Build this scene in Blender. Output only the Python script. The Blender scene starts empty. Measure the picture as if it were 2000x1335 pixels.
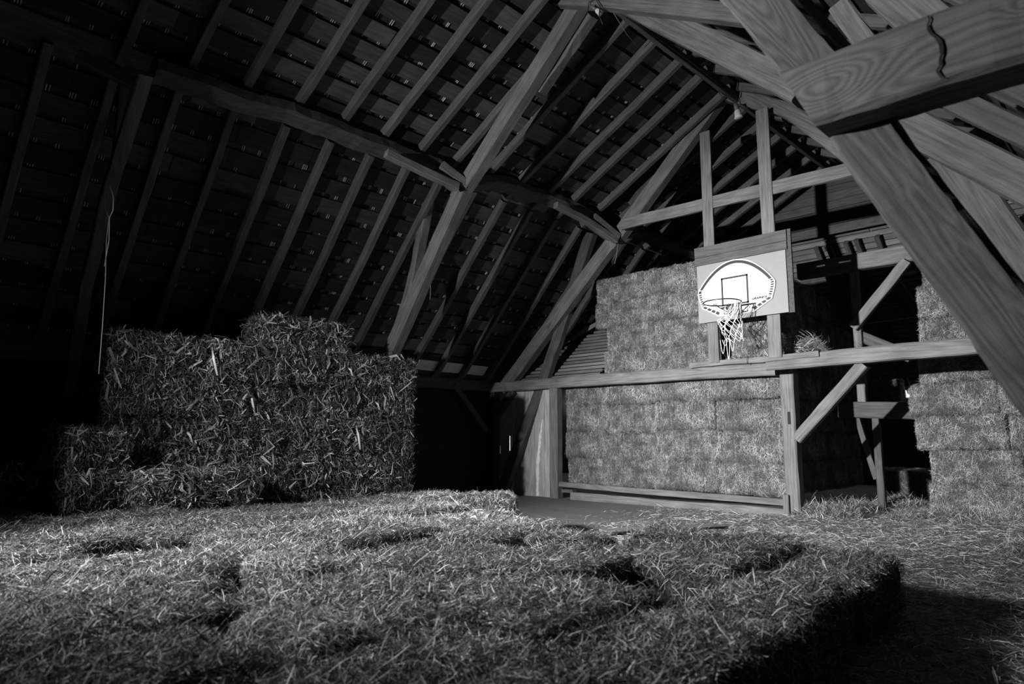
import bpy, math, random
import numpy as np
from mathutils import Vector, Matrix, noise as mnoise
random.seed(7)
rng = np.random.default_rng(11)
scene = bpy.context.scene
C = scene.collection
# ------------------------------------------------------------------ camera, world, light, exposure
PITCH = math.radians(8.15); HEAD = math.radians(45.6); FPX = 1333.0
cam_data = bpy.data.cameras.new('camera'); cam_data.sensor_width = 36.0
cam_data.lens = 36.0 * FPX / 2000.0; cam_data.clip_start = 0.05
cam_data.dof.use_dof = True; cam_data.dof.focus_distance = 8.5; cam_data.dof.aperture_fstop = 3.2
cam = bpy.data.objects.new('camera', cam_data); C.objects.link(cam)
cam.location = (0, 0, 0); cam.rotation_euler = (math.pi/2 + PITCH, 0, -HEAD)
scene.camera = cam
world = bpy.data.worlds.new('world'); scene.world = world; world.use_nodes = True
world.node_tree.nodes['Background'].inputs[0].default_value = (1, 1, 1, 1)
world.node_tree.nodes['Background'].inputs[1].default_value = 2.5
LAMP = Vector((-1.2, 4.6, 1.55)); AIM = Vector((8.4, 3.95, .95))
# one hand-held work lamp off to the left: a narrow hot beam and its wide weak spill
for (e_, sz_, bl_, aim_) in ((6000, 50, 1.0, Vector((8.4, 3.8, .35))), (2150, 106, 1.0, Vector((8.0, 2.4, -.1)))):
    ld = bpy.data.lights.new('work_lamp', 'SPOT'); ld.energy = e_; ld.spot_size = math.radians(sz_); ld.spot_blend = bl_
    ld.shadow_soft_size = 0.07
    lo = bpy.data.objects.new('work_lamp', ld); C.objects.link(lo); lo.location = LAMP
    lo.rotation_euler = (aim_ - LAMP).to_track_quat('-Z', 'Y').to_euler()
scene.view_settings.view_transform = 'Standard'; scene.view_settings.look = 'None'
scene.view_settings.gamma = 1.0; scene.view_settings.use_curve_mapping = False
scene.view_settings.exposure = 0.15
try: scene.cycles.max_bounces = 5
except Exception: pass

# ------------------------------------------------------------------ measuring helper: the point where a photo ray meets a plane of the building
def at(px, py, ax, v):
    a = px - 1000; b = 667.5 - py
    up = b*math.cos(PITCH) + FPX*math.sin(PITCH); fw = FPX*math.cos(PITCH) - b*math.sin(PITCH)
    r = Vector((fw*math.sin(HEAD) + a*math.cos(HEAD), fw*math.cos(HEAD) - a*math.sin(HEAD), up))
    return r * (v / r['XYZ'.index(ax)])

# ------------------------------------------------------------------ materials
def nd(nt, t, **k):
    n = nt.nodes.new(t)
    for a, b in k.items(): setattr(n, a, b)
    return n
def base_mat(name, rough=0.8, spec=0.25):
    m = bpy.data.materials.new(name); m.use_nodes = True
    nt = m.node_tree; bs = nt.nodes['Principled BSDF']
    bs.inputs['Roughness'].default_value = rough; bs.inputs['Specular IOR Level'].default_value = spec
    return m, nt, bs
def mathn(nt, op, a, b=None, c=None):
    n = nd(nt, 'ShaderNodeMath', operation=op)
    for i, v in enumerate((a, b, c)):
        if v is None: continue
        if isinstance(v, (int, float)): n.inputs[i].default_value = v
        else: nt.links.new(v, n.inputs[i])
    return n.outputs[0]
def wood(name, lo_, hi_, stretch=14.0, rings=9.0, ringamt=0.35, island=0.0, objvar=0.25, scale=1.0, bump=0.5, rough=0.75, fine=1.0, knots=()):
    m, nt, bs = base_mat(name, rough)
    tc = nd(nt, 'ShaderNodeTexCoord'); mp = nd(nt, 'ShaderNodeMapping')
    oi = nd(nt, 'ShaderNodeObjectInfo')
    off = nd(nt, 'ShaderNodeCombineXYZ')
    r20 = mathn(nt, 'MULTIPLY', oi.outputs['Random'], 37.0)
    for i in range(3): nt.links.new(r20, off.inputs[i])
    nt.links.new(tc.outputs['Object'], mp.inputs['Vector']); nt.links.new(off.outputs[0], mp.inputs['Location'])
    mp.inputs['Scale'].default_value = (1.0*scale, stretch*scale, stretch*scale)
    n1 = nd(nt, 'ShaderNodeTexNoise'); n1.inputs['Scale'].default_value = 2.2; n1.inputs['Detail'].default_value = 8; n1.inputs['Roughness'].default_value = .7
    nt.links.new(mp.outputs[0], n1.inputs['Vector'])
    mp2 = nd(nt, 'ShaderNodeMapping'); nt.links.new(tc.outputs['Object'], mp2.inputs['Vector']); nt.links.new(off.outputs[0], mp2.inputs['Location'])
    mp2.inputs['Scale'].default_value = ((.35 if fine > 1 else .55)*scale, 4.5*scale, 4.5*scale)
    if fine > 1: n1.inputs['Scale'].default_value = 2.2*fine
    n2 = nd(nt, 'ShaderNodeTexNoise'); n2.inputs['Scale'].default_value = 1.3; n2.inputs['Detail'].default_value = 1.5
    nt.links.new(mp2.outputs[0], n2.inputs['Vector'])
    ringv = mathn(nt, 'MULTIPLY', n2.outputs[0], rings)
    if knots:
        sx = nd(nt, 'ShaderNodeSeparateXYZ'); nt.links.new(tc.outputs['Object'], sx.inputs[0])
        for (kx, kz, rx, rz, k) in knots:
            dx = mathn(nt, 'POWER', mathn(nt, 'ABSOLUTE', mathn(nt, 'DIVIDE', mathn(nt, 'SUBTRACT', sx.outputs[0], kx), rx)), 2.0)
            dz = mathn(nt, 'POWER', mathn(nt, 'ABSOLUTE', mathn(nt, 'DIVIDE', mathn(nt, 'SUBTRACT', sx.outputs[2], kz), rz)), 2.0)
            e = mathn(nt, 'EXPONENT', mathn(nt, 'MULTIPLY', mathn(nt, 'ADD', dx, dz), -1.0))
            ringv = mathn(nt, 'ADD', ringv, mathn(nt, 'MULTIPLY', e, k))
    rr = mathn(nt, 'PINGPONG', ringv, 0.5)
    rr = mathn(nt, 'MULTIPLY', rr, 2.0)
    n3 = nd(nt, 'ShaderNodeTexNoise'); n3.inputs['Scale'].default_value = 3.0; n3.inputs['Detail'].default_value = 4
    nt.links.new(tc.outputs['Object'], n3.inputs['Vector'])
    v = mathn(nt, 'ADD', mathn(nt, 'MULTIPLY', n1.outputs[0], 1.0 - ringamt), mathn(nt, 'MULTIPLY', rr, ringamt))
    v = mathn(nt, 'ADD', mathn(nt, 'MULTIPLY', v, .75), mathn(nt, 'MULTIPLY', n3.outputs[0], .3))
    rp = nd(nt, 'ShaderNodeMapRange'); nt.links.new(v, rp.inputs[0])
    rp.inputs[1].default_value = .25; rp.inputs[2].default_value = .8; rp.inputs[3].default_value = lo_; rp.inputs[4].default_value = hi_
    col = rp.outputs[0]
    k = mathn(nt, 'ADD', mathn(nt, 'MULTIPLY', oi.outputs['Random'], objvar), 1.0 - objvar/2)
    col = mathn(nt, 'MULTIPLY', col, k)
    if island:
        g = nd(nt, 'ShaderNodeNewGeometry')
        p = mathn(nt, 'POWER', g.outputs['Random Per Island'], 3.5)
        col = mathn(nt, 'MULTIPLY', col, mathn(nt, 'ADD', mathn(nt, 'MULTIPLY', p, island*2), 1 - island*.35))
    nt.links.new(col, bs.inputs['Base Color'])
    bp = nd(nt, 'ShaderNodeBump'); bp.inputs['Strength'].default_value = bump; bp.inputs['Distance'].default_value = .006
    nt.links.new(v, bp.inputs['Height']); nt.links.new(bp.outputs[0], bs.inputs['Normal'])
    return m
def straw_mat(name, lo_, hi_, power=1.6, rough=.55, objvar=.25, patch=0.0):
    m, nt, bs = base_mat(name, rough, .4)
    g = nd(nt, 'ShaderNodeNewGeometry'); oi = nd(nt, 'ShaderNodeObjectInfo')
    p = mathn(nt, 'POWER', g.outputs['Random Per Island'], power)
    rp = nd(nt, 'ShaderNodeMapRange'); nt.links.new(p, rp.inputs[0]); rp.inputs[3].default_value = lo_; rp.inputs[4].default_value = hi_
    k = mathn(nt, 'ADD', mathn(nt, 'MULTIPLY', oi.outputs['Random'], objvar), 1.0 - objvar/2)
    tc = nd(nt, 'ShaderNodeTexCoord'); n = nd(nt, 'ShaderNodeTexNoise'); n.inputs['Scale'].default_value = 5.5; n.inputs['Detail'].default_value = 3
    nt.links.new(tc.outputs['Object'], n.inputs['Vector'])
    pr = nd(nt, 'ShaderNodeMapRange'); nt.links.new(n.outputs[0], pr.inputs[0]); pr.inputs[1].default_value = .35; pr.inputs[2].default_value = .65
    pr.inputs[3].default_value = 1-patch*.6; pr.inputs[4].default_value = 1+patch*.35
    k = mathn(nt, 'MULTIPLY', k, pr.outputs[0])
    nt.links.new(mathn(nt, 'MULTIPLY', rp.outputs[0], k), bs.inputs['Base Color'])
    return m
def hay_core(name, lo_, hi_, sc=60):
    m, nt, bs = base_mat(name, .95, .1)
    tc = nd(nt, 'ShaderNodeTexCoord'); n = nd(nt, 'ShaderNodeTexNoise'); n.inputs['Scale'].default_value = sc; n.inputs['Detail'].default_value = 6
    n.inputs['Roughness'].default_value = .8
    nt.links.new(tc.outputs['Object'], n.inputs['Vector'])
    rp = nd(nt, 'ShaderNodeMapRange'); nt.links.new(n.outputs[0], rp.inputs[0]); rp.inputs[1].default_value = .35; rp.inputs[2].default_value = .7
    rp.inputs[3].default_value = lo_; rp.inputs[4].default_value = hi_
    nt.links.new(rp.outputs[0], bs.inputs['Base Color'])
    bp = nd(nt, 'ShaderNodeBump'); bp.inputs['Strength'].default_value = 1; bp.inputs['Distance'].default_value = .02
    nt.links.new(n.outputs[0], bp.inputs['Height']); nt.links.new(bp.outputs[0], bs.inputs['Normal'])
    return m
def flat(name, v, rough=.6, metal=0.0, spec=.3, noise_=.1):
    m, nt, bs = base_mat(name, rough, spec); bs.inputs['Metallic'].default_value = metal
    tc = nd(nt, 'ShaderNodeTexCoord'); n = nd(nt, 'ShaderNodeTexNoise'); n.inputs['Scale'].default_value = 9; n.inputs['Detail'].default_value = 5
    nt.links.new(tc.outputs['Object'], n.inputs['Vector'])
    rp = nd(nt, 'ShaderNodeMapRange'); nt.links.new(n.outputs[0], rp.inputs[0]); rp.inputs[3].default_value = v*(1-noise_); rp.inputs[4].default_value = v*(1+noise_)
    nt.links.new(rp.outputs[0], bs.inputs['Base Color'])
    return m
M = dict(
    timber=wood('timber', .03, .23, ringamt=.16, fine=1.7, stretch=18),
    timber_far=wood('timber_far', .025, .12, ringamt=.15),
    near=wood('near_timber', .03, .18, stretch=40, rings=26, ringamt=.28, scale=1.0, bump=.5, fine=2.2),
    near_beam=wood('near_beam_timber', .04, .21, stretch=40, rings=14, ringamt=.30, scale=1.0, bump=.5, fine=2.2, knots=((.10, -.01, .16, .07, 7.0), (.62, .03, .05, .03, 2.5))),
    rafter=wood('rafter_wood', .035, .16, ringamt=.12, objvar=.3),
    board=wood('roof_board', .014, .06, ringamt=.2, island=1.1, stretch=9),
    tile=wood('clay_tile', .02, .07, stretch=2, ringamt=.0, island=.4),
    splint=wood('splint_wood', .3, .8, island=.3),
    pale=wood('pale_plank', .18, .55, ringamt=.2),
    bright_wood=wood('bright_pale_wood', .5, .9, ringamt=.1),  # very pale wood; on the eave board this tone is painted daylight
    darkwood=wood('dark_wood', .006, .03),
    floor=wood('floor_plank', .10, .18, ringamt=.05, stretch=8, bump=.05),
    lath=wood('lath_wood', .07, .26, ringamt=.05, island=.3),
    plywood=flat('plywood', .23, .6, noise_=.08),
    white=flat('white_board', .95, .45, noise_=.02), ink=flat('black_print', .025, .5), greyink=flat('grey_print', .35, .5),
    metal=flat('dark_metal', .06, .4, .6), cord=flat('net_cord', .85, .8), rope=flat('twine', .2, .9), wire=flat('black_wire', .02, .6),
    glass=flat('dusty_glass', .55, .15, 0, .6), socket=flat('lamp_socket', .12, .5),
    core=hay_core('hay_core', .02, .10), core_fine=hay_core('fine_hay_core', .03, .20, 110), core_coarse=hay_core('straw_core', .02, .08, 35),
    hay=straw_mat('hay_stalks', .09, .64, 2.0, patch=1.0), coarse=straw_mat('coarse_stalks', .045, .75, 3.2, .45, patch=.5),
    litter=straw_mat('loose_stalks', .05, .75, 3.2, patch=.6), litter2=straw_mat('floor_stalks', .06, .8, 2.6, patch=.5))

# ------------------------------------------------------------------ object helpers
def tag(o, label=None, cat=None, group=None, kind=None):
    if label: o['label'] = label
    if cat: o['category'] = cat
    if group: o['group'] = group
    if kind: o['kind'] = kind
    return o
def mesh_np(name, V, F, mats, mi=None, smooth=False):
    V = np.asarray(V, dtype=np.float32).reshape(-1, 3)
    me = bpy.data.meshes.new(name)
    if isinstance(F, np.ndarray) and F.ndim == 2:
        n, k = F.shape
        me.vertices.add(len(V)); me.vertices.foreach_set('co', V.ravel())
        me.loops.add(n*k); me.loops.foreach_set('vertex_index', F.astype(np.int32).ravel())
        me.polygons.add(n); me.polygons.foreach_set('loop_start', np.arange(0, n*k, k, dtype=np.int32))
        me.update(calc_edges=True)
    else:
        me.from_pydata([tuple(map(float, v)) for v in V], [], [tuple(int(i) for i in f) for f in F]); me.update()
    for m in (mats if isinstance(mats, (list, tuple)) else [mats]): me.materials.append(m)
    if mi is not None: me.polygons.foreach_set('material_index', np.asarray(mi, dtype=np.int32))
    me.polygons.foreach_set('use_smooth', np.full(len(me.polygons), bool(smooth)))
    return me
def link(name, me, parent=None, loc=None):
    o = bpy.data.objects.new(name, me); C.objects.link(o)
    if loc is not None: o.location = loc
    if parent: o.parent = parent
    return o
def empty(name, loc, rz=0):
    o = bpy.data.objects.new(name, None); C.objects.link(o); o.location = loc; o.rotation_euler = (0, 0, rz)
    o.empty_display_size = .1
    return o
BOXF = np.array([[0,3,2,1],[4,5,6,7],[0,1,5,4],[1,2,6,5],[2,3,7,6],[3,0,4,7]])
class Boxes:
    def __init__(s): s.V = []; s.F = []; s.n = 0
    def add(s, c, ax, ay, az, sx, sy, sz):
        c = np.array(c, float); ax = np.array(ax, float)*sx/2; ay = np.array(ay, float)*sy/2; az = np.array(az, float)*sz/2
        v = [c-ax-ay-az, c+ax-ay-az, c+ax+ay-az, c-ax+ay-az, c-ax-ay+az, c+ax-ay+az, c+ax+ay+az, c-ax+ay+az]
        s.V += v; s.F.append(BOXF + s.n); s.n += 8
    def box(s, a, b):
        a = np.array(a, float); b = np.array(b, float); d = np.abs(b-a)
        s.add((a+b)/2, (1,0,0), (0,1,0), (0,0,1), *d)
    def obj(s, name, mat, parent=None, origin=None, turn=False):
        V = np.array(s.V)
        if turn:      # object frame turned a quarter so its X axis (grain) runs along the world's Y
            o_ = np.array(origin if origin is not None else (0, 0, 0)); W = V - o_
            o = link(name, mesh_np(name, np.stack([W[:, 1], -W[:, 0], W[:, 2]], axis=1), np.concatenate(s.F), mat), parent, tuple(o_))
            o.rotation_euler = (0, 0, math.pi/2); return o
        if origin is not None: V = V - np.array(origin)
        return link(name, mesh_np(name, V, np.concatenate(s.F), mat), parent, origin)
def sweep(path, w, h, upv=(0,0,1), rough=.006, seg=None, taper=None, seed=0):
    """chamfered-rectangle timber swept along a path; returns verts, faces in world space"""
    path = [Vector(p) for p in path]
    L = [0]
    for a, b in zip(path, path[1:]): L.append(L[-1] + (b-a).length)
    n = seg or max(2, int(L[-1]/.18)+1)
    pts = []
    for i in range(n+1):
        t = L[-1]*i/n; j = 0
        while j < len(L)-2 and L[j+1] < t: j += 1
        f = (t-L[j])/max(1e-9, L[j+1]-L[j]); pts.append(path[j].lerp(path[j+1], f))
    c = min(w, h)*.10
    prof = [(-w/2+c,-h/2),(w/2-c,-h/2),(w/2,-h/2+c),(w/2,h/2-c),(w/2-c,h/2),(-w/2+c,h/2),(-w/2,h/2-c),(-w/2,-h/2+c)]
    V = []; F = []
    for i, p in enumerate(pts):
        d = (pts[min(i+1, n)] - pts[max(i-1, 0)]).normalized(); u = Vector(upv); u = (u - d*u.dot(d)).normalized(); s = d.cross(u)
        for k, (a, b) in enumerate(prof):
            q = p + s*a + u*b
            e = mnoise.noise_vector(Vector((i*.7+seed*3.1, k*.9, seed*1.7)))*rough
            e2 = mnoise.noise_vector(Vector((i*.21+seed*5.3, 4.2, seed*2.7)))*rough*1.5
            V.append(q + e + e2)
    for i in range(n):
        for k in range(8):
            k2 = (k+1) % 8; F.append((i*8+k, i*8+k2, (i+1)*8+k2, (i+1)*8+k))
    F.append(tuple(range(8))); F.append(tuple(n*8 + k for k in reversed(range(8))))
    return V, F
bseed = [0]
def timber(name, path, w, h, mat, label=None, cat=None, group=None, upv=(0,0,1), rough=.006, parent=None, kind=None, seg=None):
    """w across, h along upv; the object's local X runs along the timber so the grain follows it"""
    bseed[0] += 1
    p0 = Vector(path[0]); d = (Vector(path[-1]) - p0).normalized(); u = Vector(upv); u = (u - d*u.dot(d)).normalized(); s = u.cross(d)
    R = Matrix((d, s, u)).transposed()
    V, F = sweep(path, w, h, upv, rough, seg, seed=bseed[0])
    Ri = R.transposed()
    V = [Ri @ (Vector(v) - p0) for v in V]
    me = mesh_np(name, V, F, mat)
    o = bpy.data.objects.new(name, me); C.objects.link(o)
    o.matrix_world = Matrix.Translation(p0) @ R.to_4x4()
    if parent:
        o.parent = parent; o.matrix_parent_inverse = Matrix.Translation(parent.location).inverted()
    return tag(o, label, cat, group, kind)
def tube(name, path, r, mat, parent=None, n=6, label=None, cat=None, group=None, closed=False):
    V = []; F = []; path = [Vector(p) for p in path]; m = len(path)
    for i, p in enumerate(path):
        a = path[(i-1) % m] if closed or i else path[0]; b = path[(i+1) % m] if closed or i < m-1 else path[-1]
        d = (b-a).normalized(); u = Vector((0,0,1)) if abs(d.z) < .9 else Vector((1,0,0)); u = (u-d*u.dot(d)).normalized(); s = d.cross(u)
        for k in range(n):
            t = 2*math.pi*k/n; V.append(p + s*math.cos(t)*r + u*math.sin(t)*r)
    for i in range(m if closed else m-1):
        for k in range(n):
            F.append((i*n+k, i*n+(k+1)%n, ((i+1)%m)*n+(k+1)%n, ((i+1)%m)*n+k))
    if not closed: F.append(tuple(reversed(range(n)))); F.append(tuple((m-1)*n+k for k in range(n)))
    base = path[0] if parent is None else parent.location
    o = link(name, mesh_np(name, [v-base for v in V], F, mat, smooth=True), parent, base if parent is None else None)
    return tag(o, label, cat, group)
def lathe(name, prof, c, mat, parent=None, n=16, axis=(0,0,-1)):
    ax = Vector(axis).normalized(); u = ax.orthogonal().normalized(); s = ax.cross(u); V = []; F = []
    for (r, z) in prof:
        for k in range(n):
            t = 2*math.pi*k/n; V.append(Vector(c) + ax*z + (u*math.cos(t)+s*math.sin(t))*r)
    for i in range(len(prof)-1):
        for k in range(n): F.append((i*n+k, i*n+(k+1)%n, (i+1)*n+(k+1)%n, (i+1)*n+k))
    base = parent.location if parent else Vector((0,0,0))
    return link(name, mesh_np(name, [v-base for v in V], F, mat, smooth=True), parent)

# ------------------------------------------------------------------ stalks
def stalks(P, D, N, ln, wd, bend=.25):
    """bent two-quad ribbons: base points P, directions D, surface normals N"""
    n = len(P)
    D = D/np.linalg.norm(D, axis=1)[:, None]
    W = np.cross(D, N + rng.normal(0, .45, (n, 3))); W /= np.maximum(1e-6, np.linalg.norm(W, axis=1))[:, None]
    W = W*(wd/2)[:, None]
    B = rng.normal(0, bend, (n, 3))*ln[:, None]
    A = P - D*ln[:, None]*.5; E = P + D*ln[:, None]*.5; Mi = P + B*.35
    V = np.stack([A-W*.8, A+W*.8, Mi-W, Mi+W, E-W*.45, E+W*.45], axis=1).reshape(-1, 3)
    b = (np.arange(n)*6)[:, None]
    F = np.concatenate([b+np.array([0,1,3,2]), b+np.array([2,3,5,4])], axis=0)
    return V, F
def rbox(Q, half, r):
    """Q on the surface of a box -> rounded box point and normal"""
    c = np.clip(Q, -(half-r), half-r); d = Q-c; l = np.maximum(1e-9, np.linalg.norm(d, axis=1))[:, None]
    n = d/l; return c + n*r, n
def bale_mesh(name, size, nst, kind, seed):
    global rng
    keep = rng; rng = np.random.default_rng(seed)
    half = np.array(size)/2; r = .07 if kind != 'tight' else .035
    V = []; F = []; idx = {}
    nseg = [max(3, int(s/.045)) for s in size]
    Q = []
    def vid(q):
        k = tuple(np.round(q, 4))
        if k not in idx: idx[k] = len(Q); Q.append(q)
        return idx[k]
    for a in range(3):
        b, c = (a+1) % 3, (a+2) % 3
        for sg in (-1, 1):
            for i in range(nseg[b]):
                for j in range(nseg[c]):
                    f = []
                    for (di, dj) in ((0,0),(1,0),(1,1),(0,1)):
                        q = np.zeros(3); q[a] = sg*half[a]; q[b] = -half[b] + size[b]*(i+di)/nseg[b]; q[c] = -half[c] + size[c]*(j+dj)/nseg[c]
                        f.append(vid(q))
                    F.append(f if sg > 0 else f[::-1])
    S, N = rbox(np.array(Q), half, r)
    amp = .022 if kind == 'coarse' else .014
    flk = (lambda A: -.013*np.exp(-((np.abs(((A[:, (1 if kind == 'tight' else 0)]+seed*.013) % .085) - .0425)-.0425)/.010)**2)) if kind != 'floor' else (lambda A: np.zeros(len(A)))
    dis = np.array([mnoise.noise(Vector(s*7)+Vector((seed*3.3, 0, 0)))*amp + mnoise.noise(Vector(s*22)+Vector((seed, 9, 0)))*amp*.6 for s in S])
    # two shallow grooves where twine ties the bale
    S = S + N*(dis+flk(S))[:, None] - N*.006
    nc = len(S)
    # stalks on the surface
    area = np.array([size[1]*size[2], size[1]*size[2], size[0]*size[2], size[0]*size[2], size[0]*size[1], size[0]*size[1]])
    fc = rng.choice(6, nst, p=area/area.sum()); Qs = (rng.random((nst, 3))-.5)*np.array(size)
    ax = fc//2; sg = np.where(fc % 2 == 0, -1, 1); Qs[np.arange(nst), ax] = sg*half[ax]
    P, Nn = rbox(Qs, half, r)
    dd = np.array([mnoise.noise(Vector(s*7)+Vector((seed*3.3, 0, 0)))*amp for s in P]); P = P + Nn*(dd + flk(P) + .002)[:, None]
    T = rng.normal(0, 1, (nst, 3))
    if kind == 'tight': T *= np.array([.7, .75, 1.3])
    if kind == 'coarse': T *= np.array([.75, .75, 1.4])
    T = T - Nn*np.sum(T*Nn, axis=1)[:, None]; T /= np.maximum(1e-6, np.linalg.norm(T, axis=1))[:, None]
    if kind == 'coarse':
        D = T + Nn*np.abs(rng.normal(0, .45, nst))[:, None]
        ln = rng.gamma(3., .026, nst)+.02; wd = .0025 + rng.gamma(1.3, .0032, nst); big = rng.random(nst) < .06
        ln[big] += .085; wd[big] += .015; bend = .5
        P = P + Nn*(rng.random(nst)*.018)[:, None]
    elif kind == 'tight':
        D = T + Nn*np.abs(rng.normal(0, .28, nst))[:, None]
        ln = rng.gamma(3., .011, nst)+.013; wd = .0011 + rng.random(nst)*.0015; bend = .14; bg = rng.random(nst) < .012; ln[bg] += .05; wd[bg] += .0018
        P = P + Nn*(rng.random(nst)*.012)[:, None]
    else:
        D = T + Nn*np.abs(rng.normal(0, .40, nst))[:, None]
        ln = rng.gamma(3., .011, nst)+.014; wd = .0013 + rng.random(nst)*.0015; bend = .18
        P = P + Nn*(rng.random(nst)*.02)[:, None]
    V2, F2 = stalks(P, D, Nn, ln, wd, bend)
    V = np.concatenate([S, V2]); Fa = np.concatenate([np.array(F), F2 + nc])
    mi = np.concatenate([np.zeros(len(F), int), np.ones(len(F2), int)])
    mats = {'coarse': [M['core_coarse'], M['coarse']], 'tight': [M['core_fine'], M['hay']], 'floor': [M['core'], M['litter']]}[kind]
    rng = keep
    return mesh_np(name, V, Fa, mats, mi, smooth=True)
ORD = ['first','second','third','fourth','fifth','sixth','seventh','eighth','ninth','tenth','eleventh','twelfth','thirteenth','fourteenth','fifteenth','sixteenth','seventeenth','eighteenth','nineteenth','twentieth','twenty-first','twenty-second']
def place_bale(me, loc, dims, label, group, rz=0., tilt=0.0, flip=True, name='hay_bale', cat='hay bale', base=None):
    """me was built with size base; scaled to dims"""
    o = bpy.data.objects.new(name, me); C.objects.link(o)
    o.location = loc; o.scale = [d/b for d, b in zip(dims, base)]
    o.rotation_euler = (random.uniform(-1, 1)*tilt, random.uniform(-1, 1)*tilt + (math.pi if flip and random.random() < .5 else 0), rz)
    return tag(o, label, cat, group)

# ================================================================== SETTING
FZ = -.92
K1 = math.tan(math.radians(47.3)); K2 = math.tan(math.radians(27.5))
RIDGE_Y, RIDGE_Z, KINK_Y, KINK_Z, EAVE_Y, EAVE_Z = 3.95, 4.79, 6.65, 3.38, 8.8, 1.05
XA, XB = -4.4, 12.4
def structure(o): o['kind'] = 'structure'; return o
# floor planks running across the barn
fb = Boxes(); x = -4.5
while x < 15.6:
    w = random.uniform(.17, .24); y = -1.4
    while y < 12.6:
        l = random.uniform(2.5, 4.5)
        fb.box((x+.0006, y, FZ-.04), (x+w-.0006, min(y+l-.001, 12.6), FZ-random.uniform(0, .0004))); y += l
    x += w
structure(fb.obj('floor', M['floor'], turn=True))
# roof slopes: wide boards with open joints, tiles and pale splints seen in the joints
def roof_slope(pA, pB, xa, xb, tail=0.0, name='ceiling', splints=True):
    """pA, pB = (y, z) of the rafter centre line at the lower and upper edge"""
    A = np.array((0, pA[0], pA[1])); B = np.array((0, pB[0], pB[1])); up = (B-A); L = np.linalg.norm(up); up /= L
    X = np.array((1., 0, 0)); n = np.cross(X, up)
    if n[2] < 0: n = -n
    bb = Boxes(); tl = Boxes(); sp = Boxes(); s = -tail; pitch = .262
    while s < L-.05:
        w = random.uniform(.188, .215)
        x0 = xa
        while x0 < xb:
            l = random.uniform(.55, 3.2); x1 = min(xb, x0+l)
            dz = random.uniform(-.006, .006); ds = random.uniform(-.008, .008)
            bb.add(A + X*(x0+x1)/2 + up*(s+w/2+ds) + n*(.064+dz), X, up, n, x1-x0-.004, w*random.uniform(.9, 1.05), .018); x0 = x1
        x0 = xa
        while x0 < xb:
            tl.add(A + X*(x0+.09) + up*(s+pitch*.5) + n*(.118+random.uniform(-.004, .004)), X, up, n, .177, pitch*1.12, .014)
            if splints and random.random() < .78:
                for k in range(random.choice((1, 2, 2, 2, 3))):
                    sp.add(A + X*(x0 + k*.022+random.uniform(-.003, .003)) + up*(s + w + (pitch-w)*.5) + n*.102, X, up, n, .0075, (pitch-w)*random.uniform(.7, 1.2), .006)
            x0 += .18
        s += pitch
    # dark underlay above everything
    tl.add(A + X*(xa+xb)/2 + up*((L-tail)/2) + n*.15, X, up, n, xb-xa+.1, L+tail+.12, .02)
    o = structure(bb.obj(name, M['board'], origin=((xa+xb)/2, (pA[0]+pB[0])/2, (pA[1]+pB[1])/2)))
    inv = Vector(o.location)
    for nm, b, m in (('roof_tiles', tl, M['tile']), ('shingle_splints', sp, M['splint'])):
        if not b.n: continue
        c = b.obj(nm, m, o, tuple(inv)); c.location = (0, 0, 0); c['kind'] = 'stuff'
    return o
RY = 2*RIDGE_Y - KINK_Y; REY = -.9
roof_slope((EAVE_Y, EAVE_Z), (KINK_Y, KINK_Z), XA, 13.2, .1)
roof_slope((KINK_Y, KINK_Z), (RIDGE_Y, RIDGE_Z), XA, XB)
roof_slope((REY, EAVE_Z), (RY, KINK_Z), XA, 13.2, .1, splints=False)
roof_slope((RY, KINK_Z), (RIDGE_Y, RIDGE_Z), XA, XB)
# closely laid laths of the far hip below the gable boards
hb = Boxes(); a = np.array((15.2, 0, .95)); b = np.array((12.45, 0, 3.7)); L = np.linalg.norm(b-a); up = (b-a)/L; n = np.array((up[2], 0, -up[0]))
if n[2] < 0: n = -n
s = 0
while s < L:
    w = random.uniform(.075, .095)
    y0 = -1.4
    while y0 < 9:
        l = random.uniform(1.6, 3.6); y1 = min(9, y0+l)
        hb.add(a + up*(s+w/2) + np.array((0, (y0+y1)/2, 0)) + n*random.uniform(.05, .065), (0,1,0), up, n, y1-y0-.01, w, .03); y0 = y1
    s += w + random.uniform(.022, .035)
hb.add((a+b)/2 + np.array((0, 3.8, 0)) + n*.13, (0,1,0), up, n, 10.6, L*1.02, .02)
structure(hb.obj('ceiling', M['lath'], origin=(13.8, 3.9, 2.3), turn=True))
# walls
def board_wall(name, fixed, ax, lo_, hi_, z0, z1, mat, skip=(), thick=.03, vertical=True, holes=()):
    bb = Boxes(); t = lo_
    if vertical:
        while t < hi_:
            w = min(random.uniform(.16, .24), hi_-t); segs = [(z0, z1)]
            for (h0, h1, hz0, hz1) in holes:
                if t < h1 and t+w > h0:
                    segs = [s for (a_, b_) in segs for s in ((a_, min(b_, hz0)), (max(a_, hz1), b_)) if s[1]-s[0] > .005]
            for (a_, b_) in segs:
                d = random.uniform(0, .006)
                if ax == 'X': bb.box((fixed+d, t, a_), (fixed+d+thick, t+w+.001, b_))
                else: bb.box((t, fixed+d, a_), (t+w+.001, fixed+d+thick, b_))
            t += w
    return structure(bb.obj(name, mat))
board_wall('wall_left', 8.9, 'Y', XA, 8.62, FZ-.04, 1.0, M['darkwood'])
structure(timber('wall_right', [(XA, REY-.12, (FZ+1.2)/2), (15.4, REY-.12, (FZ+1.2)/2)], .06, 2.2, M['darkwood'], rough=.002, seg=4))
structure(timber('wall_behind', [(XA-.05, -1.3, 2.), (XA-.05, 12.6, 2.)], .06, 6.4, M['darkwood'], rough=.002, seg=4))
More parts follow.
